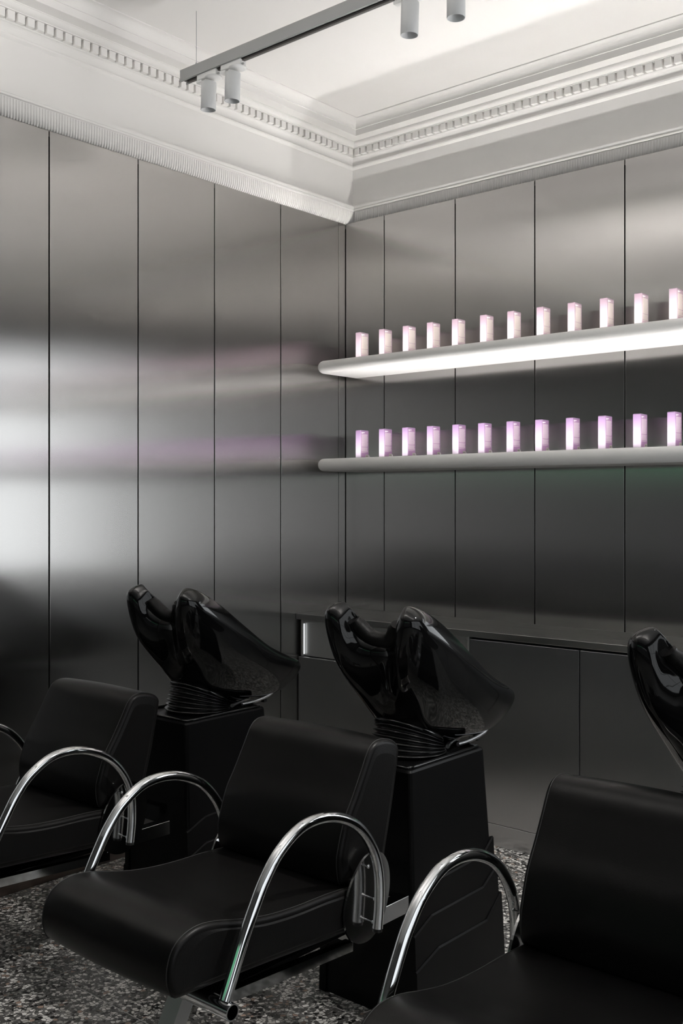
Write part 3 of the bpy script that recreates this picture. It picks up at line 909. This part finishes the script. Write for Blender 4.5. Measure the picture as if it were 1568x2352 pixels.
def make_basin():
    root = empty('shampoo_basin', (0, YB0, 0))
    o = lambda p: (p[0], p[1] - YB0, p[2])
    # pedestal
    rows = []
    for (z, hx, yf, yb, r) in ((0.0, .168, -1.775, -1.335, .012), (.30, .158, -1.773, -1.360, .012), (.60, .149, -1.771, -1.385, .012), (.694, .146, -1.770, -1.392, .012), (.700, .143, -1.767, -1.395, .012)):
        ring = []
        for (cx_, cy_, a0) in ((hx - r, yb - r, 0), (-hx + r, yb - r, PI / 2), (-hx + r, yf + r, PI), (hx - r, yf + r, 3 * PI / 2)):
            for k in range(5):
                a = a0 + k / 4 * PI / 2
                ring.append(o((cx_ + r * math.cos(a), cy_ + r * math.sin(a), z)))
        rows.append(ring)
    mb = MB(); mb.grid(rows, smooth=False)
    mb.add(rows[0][::-1], [tuple(range(20))]); mb.add(rows[-1], [tuple(range(20))])
    ped = mb.build('pedestal', 'satin', root)
    # stepped cladding on both flanks, three tiers
    tiers = [[(-1.777, .335), (-1.691, .370), (-1.421, .380), (-1.362, .420)],
             [(-1.779, .247), (-1.695, .283), (-1.430, .287), (-1.352, .330)],
             [(-1.781, .152), (-1.672, .187), (-1.421, .187), (-1.340, .247)]]
    for s in (-1, 1):
        for t, line in enumerate(tiers):
            th = 0.005 * (t + 1)
            def xat(z): return .168 - z * (.168 - .149) / .60
            poly = [(a, b) for a, b in line]
            lo = [(line[-1][0] + .012, 0.0), (line[0][0], 0.0)]
            pts = poly + lo
            n = len(pts)
            vs = [(s * (xat(z) - .01), y - YB0, z) for y, z in pts]
            vo = [(s * (xat(z) + th), y - YB0, z) for y, z in pts]
            # chamfer on the stepped edge
            vm = [(s * (xat(z) + th - .004), y - YB0, z + (.0 if i >= len(poly) else .0045)) for i, (y, z) in enumerate(pts)]
            m2 = MB()
            m2.add(vs + vm + vo, [(i, (i + 1) % n, n + (i + 1) % n, n + i) for i in range(n)] + [(n + i, n + (i + 1) % n, 2 * n + (i + 1) % n, 2 * n + i) for i in range(n)] + [tuple(range(2 * n, 3 * n))])
            m2.build('flank_panel', 'satin', ped)
    # raised tray edge on top
    m3 = MB()
    tp = [o(p) for p in ((-.13, -1.755, .703), (.13, -1.755, .703), (.13, -1.41, .703), (-.13, -1.41, .703))]
    m3.tube(resample(tp, 48), 0.006, 8, closed=True)
    m3.build('top_edge', 'gloss', ped)
    # bellows
    ring_c = Vector((0, -1.580, .762)); RR = 0.096; tilt = .46
    rows = []
    nb = 6
    for k in range(nb * 8 + 1):
        t = k / (nb * 8)
        rr = (0.112 * (1 - t) + RR * t) + 0.0075 * math.cos(2 * PI * nb * t + PI)
        ring = []
        for j in range(48):
            a = 2 * PI * j / 48
            dx, dy = rr * math.sin(a), -rr * math.cos(a)
            zt = ring_c.z - tilt * dy - .004
            zb = .703
            ring.append((dx, ring_c.y - .01 * (1 - t) + dy - YB0, zb * (1 - t) + max(zt, .712) * t))
        rows.append(ring)
    MB().grid(rows, smooth=True).build('bellows', 'rubber', root)
    # bowl ----------------------------------------------------------
    Rim = [(0, -1.700, 1.040), (.045, -1.705, 1.050), (.080, -1.728, 1.090), (.098, -1.748, 1.130), (.122, -1.750, 1.149), (.152, -1.712, 1.135), (.172, -1.640, 1.088), (.178, -1.520, 1.000),
           (.165, -1.390, .918), (.138, -1.245, .858), (.100, -1.170, .832), (0, -1.160, .830)]
    Shl = [(0, -1.728, 1.010), (.045, -1.735, 1.015), (.080, -1.758, 1.040), (.108, -1.784, 1.092), (.148, -1.789, 1.115), (.180, -1.750, 1.100), (.192, -1.660, 1.045), (.190, -1.530, .955),
           (.176, -1.395, .875), (.148, -1.240, .828), (.106, -1.165, .806), (0, -1.153, .803)]
    Mid = [(0, -1.715, .915), (.040, -1.722, .920), (.075, -1.745, .940), (.108, -1.765, .965), (.140, -1.755, .975), (.162, -1.710, .960), (.174, -1.630, .915), (.172, -1.520, .865),
           (.158, -1.410, .815), (.132, -1.295, .765), (.096, -1.215, .755), (0, -1.200, .753)]
    Low = [(0, -1.690, .835), (.030, -1.690, .838), (.060, -1.690, .845), (.085, -1.685, .850), (.108, -1.665, .845), (.120, -1.630, .830), (.125, -1.585, .805), (.122, -1.520, .775),
           (.113, -1.455, .748), (.100, -1.375, .728), (.080, -1.325, .722), (0, -1.315, .720)]
    ang = [0, 14, 30, 46, 64, 84, 104, 124, 142, 158, 170, 180]
    Ringp = []
    for a in ang:
        a = math.radians(a); dx, dy = RR * math.sin(a), -RR * math.cos(a)
        Ringp.append((dx, ring_c.y + dy, ring_c.z - tilt * dy))
    per = 6
    Rc = catmull(mirror_loop(Rim), per, True); Mc = catmull(mirror_loop(Mid), per, True); Bc = catmull(mirror_loop(Ringp), per, True)
    n = len(Rc)
    Sc = catmull(mirror_loop(Shl), per, True); Lc = catmull(mirror_loop(Low), per, True)
    Ic = []
    for j in range(n):
        tin = Vector((0, min(max(Rc[j].y, -1.62), -1.26), 0)); d_ = Vector((tin.x - Rc[j].x, tin.y - Rc[j].y, 0))
        d_ = d_.normalized() * .024 if d_.length > .001 else d_
        Ic.append(Rc[j] + d_ + Vector((0, 0, -.012)))
    cols_ = [catmull([Ic[j], Rc[j] + Vector((0, 0, .006)), Sc[j], Mc[j], Lc[j], Bc[j]], 7) for j in range(n)]
    rows = [[o(cols_[j][k]) for j in range(n)] for k in range(len(cols_[0]))]
    mb = MB(); mb.grid(rows, smooth=True)
    # inner hollow
    inn = []
    D = Vector((0, -1.47, .835))
    for k in range(15):
        v = k / 14
        ring = []
        for j in range(n):
            ax = Vector((0, -1.50, Mc[j].z + .02))
            M2 = Mc[j].lerp(ax, .34)
            B2 = D + (Bc[j] - ring_c) * .25
            B2.z = max(B2.z, .82)
            p = Ic[j] * (2 * (v - .5) * (v - 1)) + M2 * (4 * v * (1 - v)) + B2 * (2 * v * (v - .5))
            ring.append(o(p))
        inn.append(ring)
    mb.grid(inn, smooth=True); mb.add(inn[-1], [tuple(range(n))])
    bowl = mb.build('bowl', 'gloss', root)
    # collar
    cp = []
    for j in range(48):
        a = 2 * PI * j / 48
        dx, dy = (RR + .002) * math.sin(a), -(RR + .002) * math.cos(a)
        cp.append(o((dx, ring_c.y + dy, ring_c.z - tilt * dy)))
    MB().tube(cp, 0.007, 10, closed=True).build('collar', 'gloss', bowl)
    # neck rest saddle over the notch
    idx = [(-2 * per - 1 + i) % n for i in range(4 * per + 3)]
    npz = [Vector(o(Rc[i])) + Vector((0, -.004, .004)) for i in idx]
    m = len(npz)
    rr = [0.024 if 1 < i < m - 2 else 0.019 for i in range(m)]
    MB().tube(npz, rr, 18, ry=[r * 1.35 for r in rr], up=(0, 0, 1)).build('neck_rest', 'leather_side', root)
    # hoses and valve block under the tail
    for (pts, r) in (([(.06, -1.30, .752), (.05, -1.345, .728), (.055, -1.41, .716), (.07, -1.47, .712), (.085, -1.50, .712)], .0065),
                     ([(.10, -1.285, .755), (.105, -1.33, .730), (.10, -1.40, .716), (.095, -1.46, .713)], .0065),
                     ([(-.03, -1.30, .752), (-.03, -1.36, .727), (-.01, -1.43, .715), (.0, -1.47, .713)], .0065)):
        MB().tube(catmull([o(p) for p in pts], 8), r, 10).build('hose', 'braid', root)
    MB().bbox(.070, .086, -1.338 - YB0, -1.322 - YB0, .700, .750, 0.001, 1).build('valve', 'rubber', root)
    return root
bs = make_basin()
basins = [(0.655, 0.0, 'glossy black shampoo basin on black pedestal behind the leftmost chair'),
          (1.598, 0.0, 'glossy black shampoo basin on black pedestal behind the middle chair'),
          (2.555, 0.0, 'glossy black shampoo basin on black pedestal, cut by the right edge')]
for k, (x, dz, lb) in enumerate(basins):
    b = bs if k == 0 else copy_tree(bs)
    b.location = (x, YB0, 0)
    tag(b, lb, 'basin', 'shampoo basins behind the chairs')
